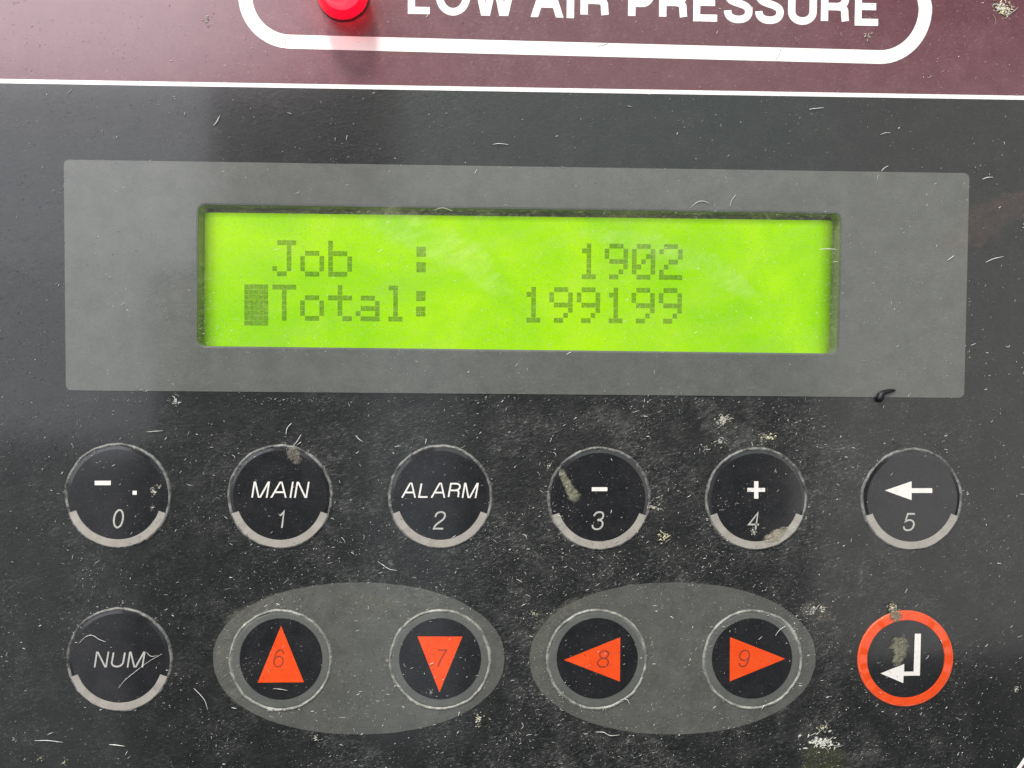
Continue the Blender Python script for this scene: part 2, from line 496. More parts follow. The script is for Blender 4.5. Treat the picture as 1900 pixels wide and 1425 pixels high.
# centre lines in a unit box: x 0..width, y 0..1
G = {
 'A': (0.80, [['D', (0, 0), (0.37, 1)], ['D', (0.43, 1), (0.80, 0)], [(0.14, 0.33), (0.66, 0.33)]]),
 'L': (0.52, [[(0, 1), (0, 0), (0.52, 0)]]),
 'O': (0.78, [arc(0.39, 0.5, 0.39, 0.5, 0, 360, 36)[:-1] + ['closed']]),
 'W': (1.10, [['D', (0, 1), (0.245, 0)], ['D', (0.295, 0), (0.53, 1)], ['D', (0.57, 1), (0.805, 0)], ['D', (0.855, 0), (1.10, 1)]]),
 'I': (0.0, [['D', (0, 0), (0, 1)]]),
 'R': (0.62, [[(0, 0), (0, 1), (0.34, 1)] + arc(0.34, 0.75, 0.25, 0.25, 90, -60, 10)[1:], arc(0.34, 0.75, 0.25, 0.25, -50, -90, 4) + [(0.06, 0.50)],
              [(0.30, 0.50)] + arc(0.40, 0.34, 0.175, 0.155, 90, 0, 6) + [(0.585, 0.12), (0.60, 0)]]),
 'P': (0.58, [[(0, 0), (0, 1), (0.32, 1)] + arc(0.32, 0.72, 0.26, 0.28, 90, -60, 10)[1:], arc(0.32, 0.72, 0.26, 0.28, -50, -90, 4) + [(0.06, 0.44)]]),
 'E': (0.54, [[(0.54, 1), (0, 1), (0, 0), (0.54, 0)], [(0, 0.53), (0.48, 0.53)]]),
 'S': (0.60, [bez((0.57, 0.74), (0.57, 0.92), (0.46, 1.0), (0.30, 1.0)) + bez((0.30, 1.0), (0.10, 1.0), (0.0, 0.88), (0.03, 0.72))[1:]
              + bez((0.03, 0.72), (0.08, 0.50), (0.56, 0.56), (0.59, 0.29))[1:] + bez((0.59, 0.29), (0.60, 0.10), (0.48, 0.0), (0.30, 0.0))[1:]
              + bez((0.30, 0.0), (0.12, 0.0), (0.0, 0.10), (0.0, 0.29))[1:]]),
 'U': (0.62, [[(0, 1), (0, 0.31)] + arc(0.31, 0.31, 0.31, 0.31, 180, 360, 16)[1:] + [(0.62, 1)]]),
 'M': (0.80, [['D', (0, 0), (0, 1)], ['D', (0.03, 1), (0.37, 0)], ['D', (0.43, 0), (0.77, 1)], ['D', (0.80, 1), (0.80, 0)]]),
 'N': (0.62, [['D', (0, 0), (0, 1)], ['D', (0.03, 1), (0.59, 0)], ['D', (0.62, 0), (0.62, 1)]]),
 '0': (0.52, [arc(0.26, 0.5, 0.26, 0.5, 0, 360, 32)[:-1] + ['closed']]),
 '1': (0.22, [[(0.0, 0.76), (0.10, 0.80), (0.22, 1.0), (0.22, 0)]]),
 '2': (0.54, [bez((0.0, 0.70), (0.0, 0.90), (0.10, 1.0), (0.28, 1.0)) + bez((0.28, 1.0), (0.46, 1.0), (0.54, 0.88), (0.52, 0.72))[1:]
              + bez((0.52, 0.72), (0.46, 0.42), (0.04, 0.36), (0.0, 0.0))[1:] + [(0.52, 0.0)]]),
 '3': (0.54, [bez((0.02, 0.76), (0.04, 0.92), (0.14, 1.0), (0.28, 1.0)) + bez((0.28, 1.0), (0.44, 1.0), (0.52, 0.90), (0.51, 0.76))[1:]
              + bez((0.51, 0.76), (0.50, 0.60), (0.40, 0.54), (0.22, 0.54))[1:],
              bez((0.22, 0.54), (0.44, 0.54), (0.54, 0.44), (0.54, 0.28)) + bez((0.54, 0.28), (0.53, 0.10), (0.42, 0.0), (0.26, 0.0))[1:]
              + bez((0.26, 0.0), (0.10, 0.0), (0.01, 0.10), (0.0, 0.26))[1:]]),
 '4': (0.58, [[(0.42, 0), (0.42, 1), (0.0, 0.30), (0.58, 0.30)]]),
 '5': (0.54, [[(0.50, 1.0), (0.12, 1.0), (0.04, 0.52)] + bez((0.04, 0.52), (0.14, 0.66), (0.52, 0.70), (0.54, 0.34))[1:]
              + bez((0.54, 0.34), (0.53, 0.12), (0.42, 0.0), (0.26, 0.0))[1:] + bez((0.26, 0.0), (0.10, 0.0), (0.01, 0.09), (0.0, 0.24))[1:]]),
 '6': (0.54, [arc(0.27, 0.31, 0.27, 0.31, 0, 360, 28)[:-1] + ['closed'],
              bez((0.52, 0.78), (0.48, 0.94), (0.40, 1.0), (0.29, 1.0)) + bez((0.29, 1.0), (0.08, 1.0), (0.0, 0.66), (0.0, 0.34))[1:]]),
 '7': (0.52, [[(0.0, 1.0), (0.52, 1.0)] + bez((0.52, 1.0), (0.36, 0.70), (0.20, 0.40), (0.14, 0.0))[1:]]),
 '8': (0.54, [arc(0.27, 0.27, 0.27, 0.27, 0, 360, 28)[:-1] + ['closed'], arc(0.27, 0.77, 0.22, 0.23, 0, 360, 24)[:-1] + ['closed']]),
 '9': (0.54, [arc(0.27, 0.69, 0.27, 0.31, 0, 360, 28)[:-1] + ['closed'],
              bez((0.02, 0.22), (0.06, 0.06), (0.14, 0.0), (0.25, 0.0)) + bez((0.25, 0.0), (0.46, 0.0), (0.54, 0.34), (0.54, 0.66))[1:]]),
}
def lettering(mb, text, box, z, stroke, slant=0.0, gap=0.20, hstroke=None):
    """strokes of a word fitted into a pixel-measured box (u0, v0, u1, v1) of the panel"""
    x0, y1 = at(box[0], box[1], z); x1, y0 = at(box[2], box[3], z)
    h = (y1 - y0) - stroke
    adv, xs = 0.0, []
    for ch in text:
        xs.append(adv); adv += G[ch][0] + gap + stroke / h
    tot = adv - gap - stroke / h
    sx = ((x1 - x0) - stroke - slant * h) / (tot * h) if tot > 1e-6 else 1.0
    k = 0
    for ch, xo in zip(text, xs):
        for st in G[ch][1]:
            closed = st[-1] == 'closed'
            if st[0] == 'D':            # straight limb with level ends
                (ax, ay), (bx, by) = [(x0 + stroke / 2 + (xo + px) * h * sx + slant * py * h, y0 + stroke / 2 + py * h) for px, py in st[1:]]
                if ay > by: ax, ay, bx, by = bx, by, ax, ay
                L_ = math.hypot(bx - ax, by - ay); hw_ = stroke / 2 * L_ / (by - ay)
                ext = stroke / 2; sl = (bx - ax) / (by - ay)
                if abs(sl) > 0.02: hw_ *= 0.93
                zz_ = z + 0.0025 * (k % 5)
                mb.add([(ax - sl * ext * 0 - hw_, ay - ext, zz_), (ax + hw_, ay - ext, zz_), (bx + hw_, by + ext, zz_), (bx - hw_, by + ext, zz_)], [[0, 1, 2, 3]])
                k += 1
                continue
            pts = [p for p in st if p != 'closed']
            pp = [(x0 + stroke / 2 + (xo + px) * h * sx + slant * py * h, y0 + stroke / 2 + py * h) for px, py in pts]
            # diagonal strokes must not end on a mitre: strokes overlap a hair apart in height
            ribbon(mb, pp, stroke, z + 0.003 * (k % 4), 0, closed)
            k += 1

# ------------------------------------------------------------------ housing and maroon film
ZF = 0.0       # face of the maroon film
def C(u, v, z=0.0): return at(u, v, z)
win = rrect([C(366, 642), C(1552, 656), C(1559, 397), C(369, 380)], 0.9)        # opening over the display
mb = MB()
plate(mb, [(-60, -75), (160, -75), (160, 110), (-60, 110)], [], -40, -9)
hs = mb.build('machine_housing', HOUS)
tag(hs, 'grey machine housing behind the control panel', None, None, 'structure')

face = MB()
oc = [(-48, -62), (142, -62), (142, 100), (-48, 100)]
plate(face, rrect(oc, 4), [win[:]], -9, ZF - 0.001)
alarm = empty('alarm_panel', (45, 60, 0), 'maroon alarm panel above the keypad with white outlined LOW AIR PRESSURE lettering', 'alarm panel')
face.build('face_sheet', MAROON, alarm)

# white outline of the low air pressure field
path = []
for a in range(180, 271, 6):
    path.append((541 + 86 * math.cos(math.radians(a)), -9 - 86.5 * math.sin(math.radians(a))))
for i in range(1, 24):
    path.append((541 + (1636 - 541) * i / 24, 77.5 + (106 - 77.5) * i / 24))
for a in range(270, 361, 6):
    path.append((1633 + 84 * math.cos(math.radians(a)), 14 - 92 * math.sin(math.radians(a))))
for a in range(6, 91, 6):
    path.append((1631 + 84 * math.cos(math.radians(a)), 10 - 92 * math.sin(math.radians(a))))
for i in range(1, 12):
    path.append((1631 + (541 - 1631) * i / 12, -82 + (-96 + 82) * i / 12))
for a in range(90, 180, 6):
    path.append((541 + 86 * math.cos(math.radians(a)), -9 - 86.5 * math.sin(math.radians(a))))
ol = [C(u, v) for u, v in path]
mb = MB(); ribbon(mb, ol, 1.70, 0.02, closed=True)
mb.build('outline', WHITE, alarm)
# bold capitals, one part each
letters = [('L', 757, 804), ('O', 809, 872), ('W', 878, 958), ('A', 985, 1045.5), ('I', 1052, 1066.5), ('R', 1077.5, 1131), ('P', 1166, 1213),
           ('R', 1223.5, 1276.5), ('E', 1287, 1337), ('S', 1344, 1396.5), ('S', 1402, 1454.5), ('U', 1463, 1515), ('R', 1524, 1576.5), ('E', 1587, 1635.5)]
for ch, u0, u1 in letters:
    base = 26.5 + (u0 + u1 - 1561) / 2 * 0.0263
    over = 1.5 if ch in 'OSU' else 0
    mb = MB()
    lettering(mb, ch, (u0, base - 69 - (0 if ch == 'U' else over), u1, base + over), 0.02, 0.93 if ch not in 'EL' else 0.88, 0.0)
    mb.build('letter', WHITE, alarm)
# hairline seam and scratch across the white outline
SCR = plain('scratch_grey', (0.22, 0.18, 0.18), 0.7)
for pts_, wd_ in (([(530.5, 65), (530, 78), (528.5, 90)], 0.07), ([(1449, 90), (1446, 101), (1440, 111)], 0.06), ([(1128, 81), (1118, 85), (1109, 86)], 0.09)):
    mb = MB(); ribbon(mb, [C(*q) for q in pts_], wd_, 0.034)
    mb.build('scratch', SCR, alarm)

# ------------------------------------------------------------------ red indicator lamp
lc = C(637, -9, 0)
lamp = empty('indicator_lamp', (lc[0], lc[1], 0), 'glowing red domed indicator lamp left of the LOW AIR PRESSURE lettering', 'indicator lamp')
mb = MB()
ring_profile(mb, lc[0], lc[1], [(3.22, 0.0), (3.22, 0.25), (3.16, 0.32), (3.04, 0.34)], 64)
mb.build('collar', LEDCOLLAR, lamp)
m_, nt, out = mat('red_lens')
# clear red plastic: lets red light through to the panel, shines where it faces the light, glows from its core
tr = N(nt, 'ShaderNodeBsdfTransparent'); tr.inputs[0].default_value = (0.60, 0.03, 0.08, 1)
b = N(nt, 'ShaderNodeBsdfPrincipled')
b.inputs['Base Color'].default_value = (0.80, 0.004, 0.03, 1)
b.inputs['Roughness'].default_value = 0.16
b.inputs['Emission Color'].default_value = (1.0, 0.008, 0.085, 1)
b.inputs['Emission Strength'].default_value = 0.42
mx = N(nt, 'ShaderNodeMixShader'); mx.inputs[0].default_value = 0.72
nt.links.new(tr.outputs[0], mx.inputs[1]); nt.links.new(b.outputs[0], mx.inputs[2]); nt.links.new(mx.outputs[0], out.inputs[0])
LENS = m_
m_, nt, out = mat('lamp_filament')
e = N(nt, 'ShaderNodeEmission'); e.inputs[0].default_value = (1.0, 0.22, 0.12, 1); e.inputs[1].default_value = 34.0
nt.links.new(e.outputs[0], out.inputs[0]); CORE = m_
mb = MB()
R_, H_ = 3.05, 4.4
prof = [(R_, 0.3), (R_, H_)] + [(R_ * math.cos(math.radians(a)), H_ + R_ * math.sin(math.radians(a))) for a in range(8, 90, 8)]
ring_profile(mb, lc[0], lc[1], prof, 64)
n = 64; r0, z0 = prof[-1]
mb.add([(lc[0] + r0 * math.cos(2 * math.pi * i / n), lc[1] + r0 * math.sin(2 * math.pi * i / n), z0) for i in range(n)] + [(lc[0], lc[1], H_ + R_)], [[i, (i + 1) % n, n] for i in range(n)], 0, True)
mb.add([(lc[0] + R_ * math.cos(2 * math.pi * i / n), lc[1] + R_ * math.sin(2 * math.pi * i / n), 0.3) for i in range(n)], [list(range(n))[::-1]], 0)
mb.build('lens', LENS, lamp)
mb = MB()
disc(mb, lc[0], lc[1], 2.35, 3.4, 0.5, 48, edge=1.2)
mb.build('light_core', CORE, lamp)

# ------------------------------------------------------------------ keypad unit
key_unit = empty('keypad_unit', (45, 0, 0), 'dark grey membrane control keypad with a green display and twelve round keys', 'control keypad')
# outline of the dark film: straight top edge, rounded lower corners, white border round it
tl, tr = C(-420, 156), C(2250, 195)
la, lb = C(0, 155), C(1900, 186)
dx_ = Vector((lb[0] - la[0], lb[1] - la[1])).normalized()
def on_top(x): return la[1] + (x - la[0]) * dx_.y / dx_.x
XL, XR, YB = -33.0, 115.5, -42.0
# lower right corner arc passes through the measured points (1886,1425) and (1900,1403)
c1, c2 = C(1884, 1425), C(1900, 1402)
RC = 12.5
_m = Vector(((c1[0] + c2[0]) / 2, (c1[1] + c2[1]) / 2)); _d = Vector((c2[0] - c1[0], c2[1] - c1[1]))
_h = math.sqrt(RC * RC - (_d.length / 2) ** 2)
CC = _m + Vector((-_d.y, _d.x)).normalized() * _h
XR, YBT = CC.x + RC, CC.y - RC
# top corners are square, only the lower ones are rounded
def outline(off):
    xr = XR + off; yb = YBT - off; r = RC + off; xl = XL - off
    pts = []
    for cx, cy, a0 in ((xl + r, yb + r, 180), (xr - r, yb + r, 270)):
        for a in range(0, 91, 6):
            pts.append((cx + r * math.cos(math.radians(a0 + a)), cy + r * math.sin(math.radians(a0 + a))))
    for i in range(0, 30):
        x = xr + (xl - xr) * i / 29
        pts.append((x, on_top(x) + off))
    return pts
wcs = [C(366, 642), C(1552, 656), C(1559, 397), C(369, 380)]
g = 0.22
win2 = rrect([(wcs[0][0] - g, wcs[0][1] - g), (wcs[1][0] + g, wcs[1][1] - g), (wcs[2][0] + g, wcs[2][1] + g), (wcs[3][0] - g, wcs[3][1] + g)], 0.9 + g)
mb = MB(); plate(mb, outline(0.0), [win2[:]], 0.001, 0.14)
mb.build('face_sheet', DARK, key_unit)
mb = MB(); plate(mb, outline(0.52), [outline(0.006)], 0.0, 0.12)
mb.build('border_line', WHITE, key_unit)
# grey surround of the display
sur = rrect([C(124, 724), C(1787, 738), C(1797, 322), C(120, 297)], 0.7)
mb = MB(); plate(mb, sur, [win2[:]], 0.14, 0.21)
kw = len(win)
mb.add([(x, y, 0.21) for x, y in win2] + [(x, y, 0.175) for x, y in win], [[i, (i + 1) % kw, kw + (i + 1) % kw, kw + i] for i in range(kw)])
mb.build('display_surround', GREY, key_unit)
# opening walls behind the face
ZL = -2.0
big = [(win[i][0] + (0.35 if win[i][0] > 45 else -0.35), win[i][1] + (0.35 if win[i][1] > 27 else -0.35)) for i in range(len(win))]
mb = MB()
k = len(win)
wv = [(x, y, 0.20) for x, y in win] + [(x, y, ZL - 0.3) for x, y in win]
# walls face inwards
inner = [(x * 0.99985 + 45 * 0.00015, y * 0.9996 + 27 * 0.0004) for x, y in win]
wv = [(x, y, 0.173) for x, y in inner] + [(x, y, ZL - 0.3) for x, y in inner]
mb.add(wv, [[i, (i + 1) % k, k + (i + 1) % k, k + i] for i in range(k)], 0)
mb.build('opening_wall', WALLM, key_unit)
# display module: dark frame, lit diffuser, characters
xs = [p[0] for p in win]; ys = [p[1] for p in win]
wx0, wx1, wy0, wy1 = min(xs), max(xs), min(ys), max(ys)
lx0, lx1 = C(376, 520, ZL)[0], C(1545, 520, ZL)[0]
lyt_l, lyt_r = C(374, 394, ZL)[1], C(1549, 409, ZL)[1]
lyb = wy0 - 1.0
mb = MB()
for q in ([(wx0 - 1, lyb), (lx0, lyb), (lx0, lyt_l), (wx0 - 1, lyt_l)], [(lx1, lyb), (wx1 + 1, lyb), (wx1 + 1, lyt_r), (lx1, lyt_r)],
          [(wx0 - 1, lyt_l), (lx0, lyt_l), (lx1, lyt_r), (wx1 + 1, lyt_r), (wx1 + 1, wy1 + 2), (wx0 - 1, wy1 + 2)]):
    plate(mb, q, [], ZL - 0.045, ZL + 0.02)
mb.build('display_frame', WALLM, key_unit)
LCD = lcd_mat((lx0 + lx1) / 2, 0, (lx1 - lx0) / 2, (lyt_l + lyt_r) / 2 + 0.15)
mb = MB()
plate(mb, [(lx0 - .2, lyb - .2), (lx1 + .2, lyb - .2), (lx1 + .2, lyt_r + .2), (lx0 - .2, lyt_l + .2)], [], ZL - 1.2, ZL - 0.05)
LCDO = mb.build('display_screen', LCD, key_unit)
FONT = {
 'J': "00111 00010 00010 00010 00010 10010 01100 00000".replace('00111', '01111', 1),
 'o': "00000 00000 01110 10001 10001 10001 01110 00000",
 'b': "10000 10000 11110 10001 10001 10001 11110 00000",
 ':': "00000 01100 01100 00000 01100 01100 00000 00000",
 'T': "11111 00100 00100 00100 00100 00100 00100 00000",
 't': "00100 00100 11111 00100 00100 00100 00011 00000",
 'a': "00000 00000 01110 00001 01111 10001 01111 00000",
 'l': "01100 00100 00100 00100 00100 00100 01110 00000",
 '1': "00100 01100 00100 00100 00100 00100 01110 00000",
 '9': "01110 10001 10001 01111 00001 00010 01100 00000",
 '0': "01110 10001 10011 10101 11001 10001 01110 00000",
 '2': "01110 10001 00001 00110 01000 10000 11111 00000",
 '#': "11111 11111 11111 11111 11111 11111 11111 11111",
}
FONT['J'] = "01111 00010 00010 00010 00010 10010 01100 00000"
SEG = segment_mat()
rows = [(0, [(0, 'J'), (1, 'o'), (2, 'b'), (5, ':'), (11, '1'), (12, '9'), (13, '0'), (14, '2')]),
        (1, [(-1, '#'), (0, 'T'), (1, 'o'), (2, 't'), (3, 'a'), (4, 'l'), (5, ':'), (9, '1'), (10, '9'), (11, '9'), (12, '1'), (13, '9'), (14, '9')])]
# grid measured at its two ends: column 0 and column 14 of both rows
g00 = C(505.5, 445.5, ZL); g01 = C(1223.5, 453, ZL); g10 = C(505, 528, ZL)
ux = ((g01[0] - g00[0]) / 14, (g01[1] - g00[1]) / 14)                 # one column step
cellh = (g00[1] - g10[1])                                             # one row step
dotx = (ux[0] / 5.82, ux[1] / 5.82); doty = C(505, 445.5, ZL)[1] - C(505, 455.15, ZL)[1]
for r, items in rows:
    for cidx, ch in items:
        mb = MB()
        for ry, line in enumerate(FONT[ch].split()):
            for cx_, bit in enumerate(line):
                if bit == '1':
                    ox = g00[0] + ux[0] * cidx + dotx[0] * cx_; oy = g00[1] - cellh * r + ux[1] * cidx + dotx[1] * cx_ - doty * ry
                    a, bb = dotx[0] * 0.975, doty * 0.96
                    mb.add([(ox, oy - bb, ZL + .05), (ox + a, oy - bb, ZL + .05), (ox + a, oy, ZL + .05), (ox, oy, ZL + .05)], [[0, 1, 2, 3]])
        mb.build('screen_character', SEG, LCDO)
# clear film over the opening
WIN = window_mat()
wo = MB(); plate(wo, [(x * 0.9999 + 45 * 0.0001, y * 0.9997 + 27 * 0.0003) for x, y in win], [], 0.089, 0.09)
nfr = len(wo.f) - len(win)
wo.f, wo.m, wo.sm = wo.f[:nfr], wo.m[:nfr], wo.sm[:nfr]
wo.build('display_window', WIN, key_unit)

# grey ovals round the arrow keys
def superoval(u0, u1, v0, v1, sd):
    c = C((u0 + u1) / 2, (v0 + v1) / 2); ax = C(u1, (v0 + v1) / 2)[0] - c[0]; ay = C((u0 + u1) / 2, v0)[1] - c[1]
    pts = []
    for i in range(160):
        a = 2 * math.pi * i / 160; e = 2 / 2.12
        ca, sa = math.cos(a), math.sin(a)
        q = 1 + 0.004 * noise.noise(Vector((ca * 7, sa * 7, sd))) + 0.0025 * noise.noise(Vector((ca * 25, sa * 25, sd)))
        pts.append((c[0] + ax * q * math.copysign(abs(ca) ** e, ca), c[1] + ay * q * math.copysign(abs(sa) ** e, sa)))
    return pts
for (u0, u1, sd) in ((399, 936, 1.0), (985, 1512, 2.0)):
    mb = MB(); plate(mb, superoval(u0, u1, 1080, 1362, sd), [], 0.14, 0.20)
    mb.build('key_oval', OVAL, key_unit)

def key(u, v, r, sd, label, rim=RIM):
    """embossed key: film dome with a raised rim"""
    c = C(u, v)
    mb = MB(); disc(mb, c[0], c[1], r - 0.10, 0.315, 0.055, 96, edge=0.20, slope=0.5)
    kk = mb.build('key', KEYB, key_unit, label)
    mb = MB()
    ring_profile(mb, c[0], c[1], [(r + 0.17, 0.15), (r + 0.10, 0.27), (r + 0.01, 0.35), (r - 0.09, 0.34), (r - 0.22, 0.22)], 200, 0.11, sd)
    mb.build('rim', rim, kk)
    return kk, c
def part_shape(kk, name, material, polys, z=0.385):
    mb = MB()
    for i, pl in enumerate(polys):
        q = [C(u, v, z) for u, v in pl]
        ar = sum(q[i][0] * q[(i + 1) % len(q)][1] - q[(i + 1) % len(q)][0] * q[i][1] for i in range(len(q)))
        if ar < 0: q = q[::-1]
        plate(mb, q, [], z - 0.01, z + 0.002 * i)
    return mb.build(name, material, kk)
def word(kk, name, material, text, box, stroke, slant=0.13, gap=0.20, z=0.385):
    mb = MB(); lettering(mb, text, box, z, stroke, slant, gap)
    return mb.build(name, material, kk)
def arcband(kk, c, r, sd):
    mb = MB()
    ring_profile(mb, c[0], c[1] - 0.05, [(r - 0.10, 0.27), (r - 0.12, 0.385), (r - 1.04, 0.405), (r - 1.06, 0.30)], 60, 0.012, sd, a0=math.radians(180 + 19), a1=math.radians(360 - 19), smooth=False)
    mb.build('arc', ARC, kk)
def rect(u0, v0, u1, v1): return [(u0, v0), (u1, v0), (u1, v1), (u0, v1)]

RK = 6.42
kk, c = key(220.4, 919.5, RK, 1.0, 'round black key marked with a minus, a dot and 0')
arcband(kk, c, RK, 1)
part_shape(kk, 'legend', KEYWHITE, [rect(175.7, 892, 205.5, 900.2), rect(245.9, 910.6, 253.8, 918)])
word(kk, 'numeral', NUMG, '0', (207.6, 944.5, 232, 980.4), 0.22)
kk, c = key(520.7, 921, RK, 2.0, 'round black key marked MAIN and 1')
arcband(kk, c, RK, 2)
word(kk, 'legend', KEYWHITE, 'MAIN', (466, 893.5, 574.5, 923.8), 0.215, 0.18, 0.13)
word(kk, 'numeral', NUMG, '1', (514, 947.4, 528.5, 981), 0.215)
kk, c = key(817.2, 921.3, RK, 3.0, 'round black key marked ALARM and 2')
arcband(kk, c, RK, 3)
word(kk, 'legend', KEYWHITE, 'ALARM', (744.5, 895.4, 888.3, 924), 0.205, 0.18, 0.12)
word(kk, 'numeral', NUMG, '2', (803.5, 948.5, 828.5, 982.5), 0.215)
kk, c = key(1111.6, 924.6, RK, 4.0, 'round black key marked with a minus and 3')
arcband(kk, c, RK, 4)
part_shape(kk, 'legend', KEYWHITE, [rect(1098, 904, 1127, 911.3)])
word(kk, 'numeral', NUMG, '3', (1097, 948.5, 1122.5, 983.6), 0.215)
kk, c = key(1402.6, 925.2, RK, 5.0, 'round black key marked with a plus and 4')
arcband(kk, c, RK, 5)
part_shape(kk, 'legend', KEYWHITE, [[(1386.6, 905.3), (1399.2, 905.3), (1399.2, 893), (1407.2, 893), (1407.2, 905.3), (1419.6, 905.3), (1419.6, 912.6), (1407.2, 912.6), (1407.2, 925.2), (1399.2, 925.2), (1399.2, 912.6), (1386.6, 912.6)]])
word(kk, 'numeral', NUMG, '4', (1387, 950, 1412.5, 984), 0.215)
kk, c = key(1690, 926, RK, 6.0, 'round black key marked with a white left arrow and 5')
arcband(kk, c, RK, 6)
part_shape(kk, 'legend', KEYWHITE, [[(1641.9, 910), (1691.5, 893), (1691.5, 905.8), (1729.8, 905.8), (1729.8, 914.7), (1691.5, 914.7), (1691.5, 928)]])
word(kk, 'numeral', NUMG, '5', (1675, 951.8, 1699.5, 985.5), 0.215)
kk, c = key(223.4, 1222.6, RK, 7.0, 'round black key marked NUM')
arcband(kk, c, RK, 7)
word(kk, 'legend', NUMG, 'NUM', (173.7, 1209.2, 270.3, 1238.2), 0.21, 0.18, 0.16)

def arrow_key(u, v, sd, label, tri, ch, box, ru, rv):
    c = C(ru, rv)
    mb = MB(); disc(mb, c[0], c[1], 6.25, 0.27, 0.05, 96, edge=0.19, slope=0.3)
    kk = mb.build('key', GREY, key_unit, label)
    mb = MB()
    ring_profile(mb, c[0], c[1], [(6.48, 0.19), (6.39, 0.31), (6.30, 0.37), (6.20, 0.34), (6.08, 0.23)], 200, 0.12, sd)
    mb.build('rim', RIMG, kk)
    c2_ = C(u, v, 0.34)
    mb = MB(); disc(mb, c2_[0], c2_[1], 5.18, 0.335, 0.02, 96, edge=0.25)
    mb.build('black_disc', KEYB, kk)
    part_shape(kk, 'arrow', ORANGE, [tri], 0.375)
    word(kk, 'numeral', BROWNINK, ch, box, 0.17, 0.12, z=0.388)
arrow_key(521.2, 1222.8, 11., 'round key with an orange up arrow marked 6', [(521.5, 1161), (478, 1266.6), (564, 1266)], '6', (505.8, 1204.8, 529, 1238.5), 521.4, 1224)
arrow_key(816.5, 1222.5, 12., 'round key with an orange down arrow marked 7', [(774.5, 1180.8), (858, 1181), (815.4, 1284.6)], '7', (807.5, 1205, 829.5, 1238.5), 817, 1223)
arrow_key(1108.2, 1221.7, 13., 'round key with an orange left arrow marked 8', [(1046.5, 1224.6), (1150.9, 1182.4), (1150.4, 1264.8)], '8', (1107, 1206, 1132.5, 1239), 1107, 1222.5)
arrow_key(1395.6, 1222, 14., 'round key with an orange right arrow marked 9', [(1354.5, 1182), (1353.9, 1264.4), (1457.2, 1222.4)], '9', (1369, 1205.5, 1392.5, 1238), 1395.2, 1222.5)

c = C(1678.5, 1221)
mb = MB(); disc(mb, c[0], c[1], 5.15, 0.26, 0.08, 96, edge=0.14)
kk = mb.build('key', KEYB, key_unit, 'round black enter key with an orange ring and white bent arrow')
mb = MB()
ring_profile(mb, c[0], c[1], [(6.12, 0.15), (6.04, 0.30), (5.95, 0.33), (5.05, 0.34), (5.02, 0.27)], 128, 0.015, 15., smooth=False)
mb.build('orange_ring', ORANGE, kk)
mb = MB()
ring_profile(mb, c[0], c[1], [(6.24, 0.15), (6.17, 0.28), (6.08, 0.335), (6.0, 0.30)], 128, 0.03, 16.)
mb.build('rim', RIMO, kk)
part_shape(kk, 'legend', KEYWHITE, [[(1697.4, 1175.8), (1708.8, 1175.8), (1706.8, 1253.6), (1676.6, 1253.9), (1676.0, 1267.4), (1633.7, 1249.5), (1677.8, 1232), (1677.5, 1246.2), (1695.2, 1246)]], 0.41)

# ------------------------------------------------------------------ dirt, fibres and crumbs
rng = random.Random(11)
def surf(u, v):
    """height of the surface under a photo position"""
    if v < 170: return 0.03
    if 120 < u < 1797 and 297 < v < 738: return 0.22
    for (ku, kv) in ((220, 920), (521, 921), (817, 921), (1112, 925), (1403, 925), (1690, 926), (223, 1223), (521, 1223), (817, 1223), (1107, 1222), (1395, 1222), (1678, 1221)):
        d = math.hypot(u - ku, v - kv)
        if d < 100: return 0.42 if 70 < d else 0.43
    return 0.21
def curl(u, v, length, wd, bend=2.5, ang=None, z=None):
    """centre line of a loose fibre lying on the film, in panel millimetres"""
    z = surf(u, v) if z is None else z
    x, y = C(u, v, z)
    a = rng.gauss(0.45, 0.7) if ang is None else ang
    n = max(4, int(length / 0.18))
    pts = []
    kv = rng.gauss(0, bend)
    for i in range(n + 1):
        t = i / n
        pts.append((x, y, z + wd * 0.6 + 0.05 * math.sin(math.pi * t) * min(1, length)))
        kv += rng.gauss(0, bend * 0.7); kv *= 0.85
        a += kv * length / n
        x += math.cos(a) * length / n; y += math.sin(a) * length / n
    rad = [wd * (0.35 + 0.65 * math.sin(math.pi * min(1, max(0, (i + .4) / (n + .8))))) * rng.uniform(.75, 1.2) for i in range(n + 1)]
    return pts, rad
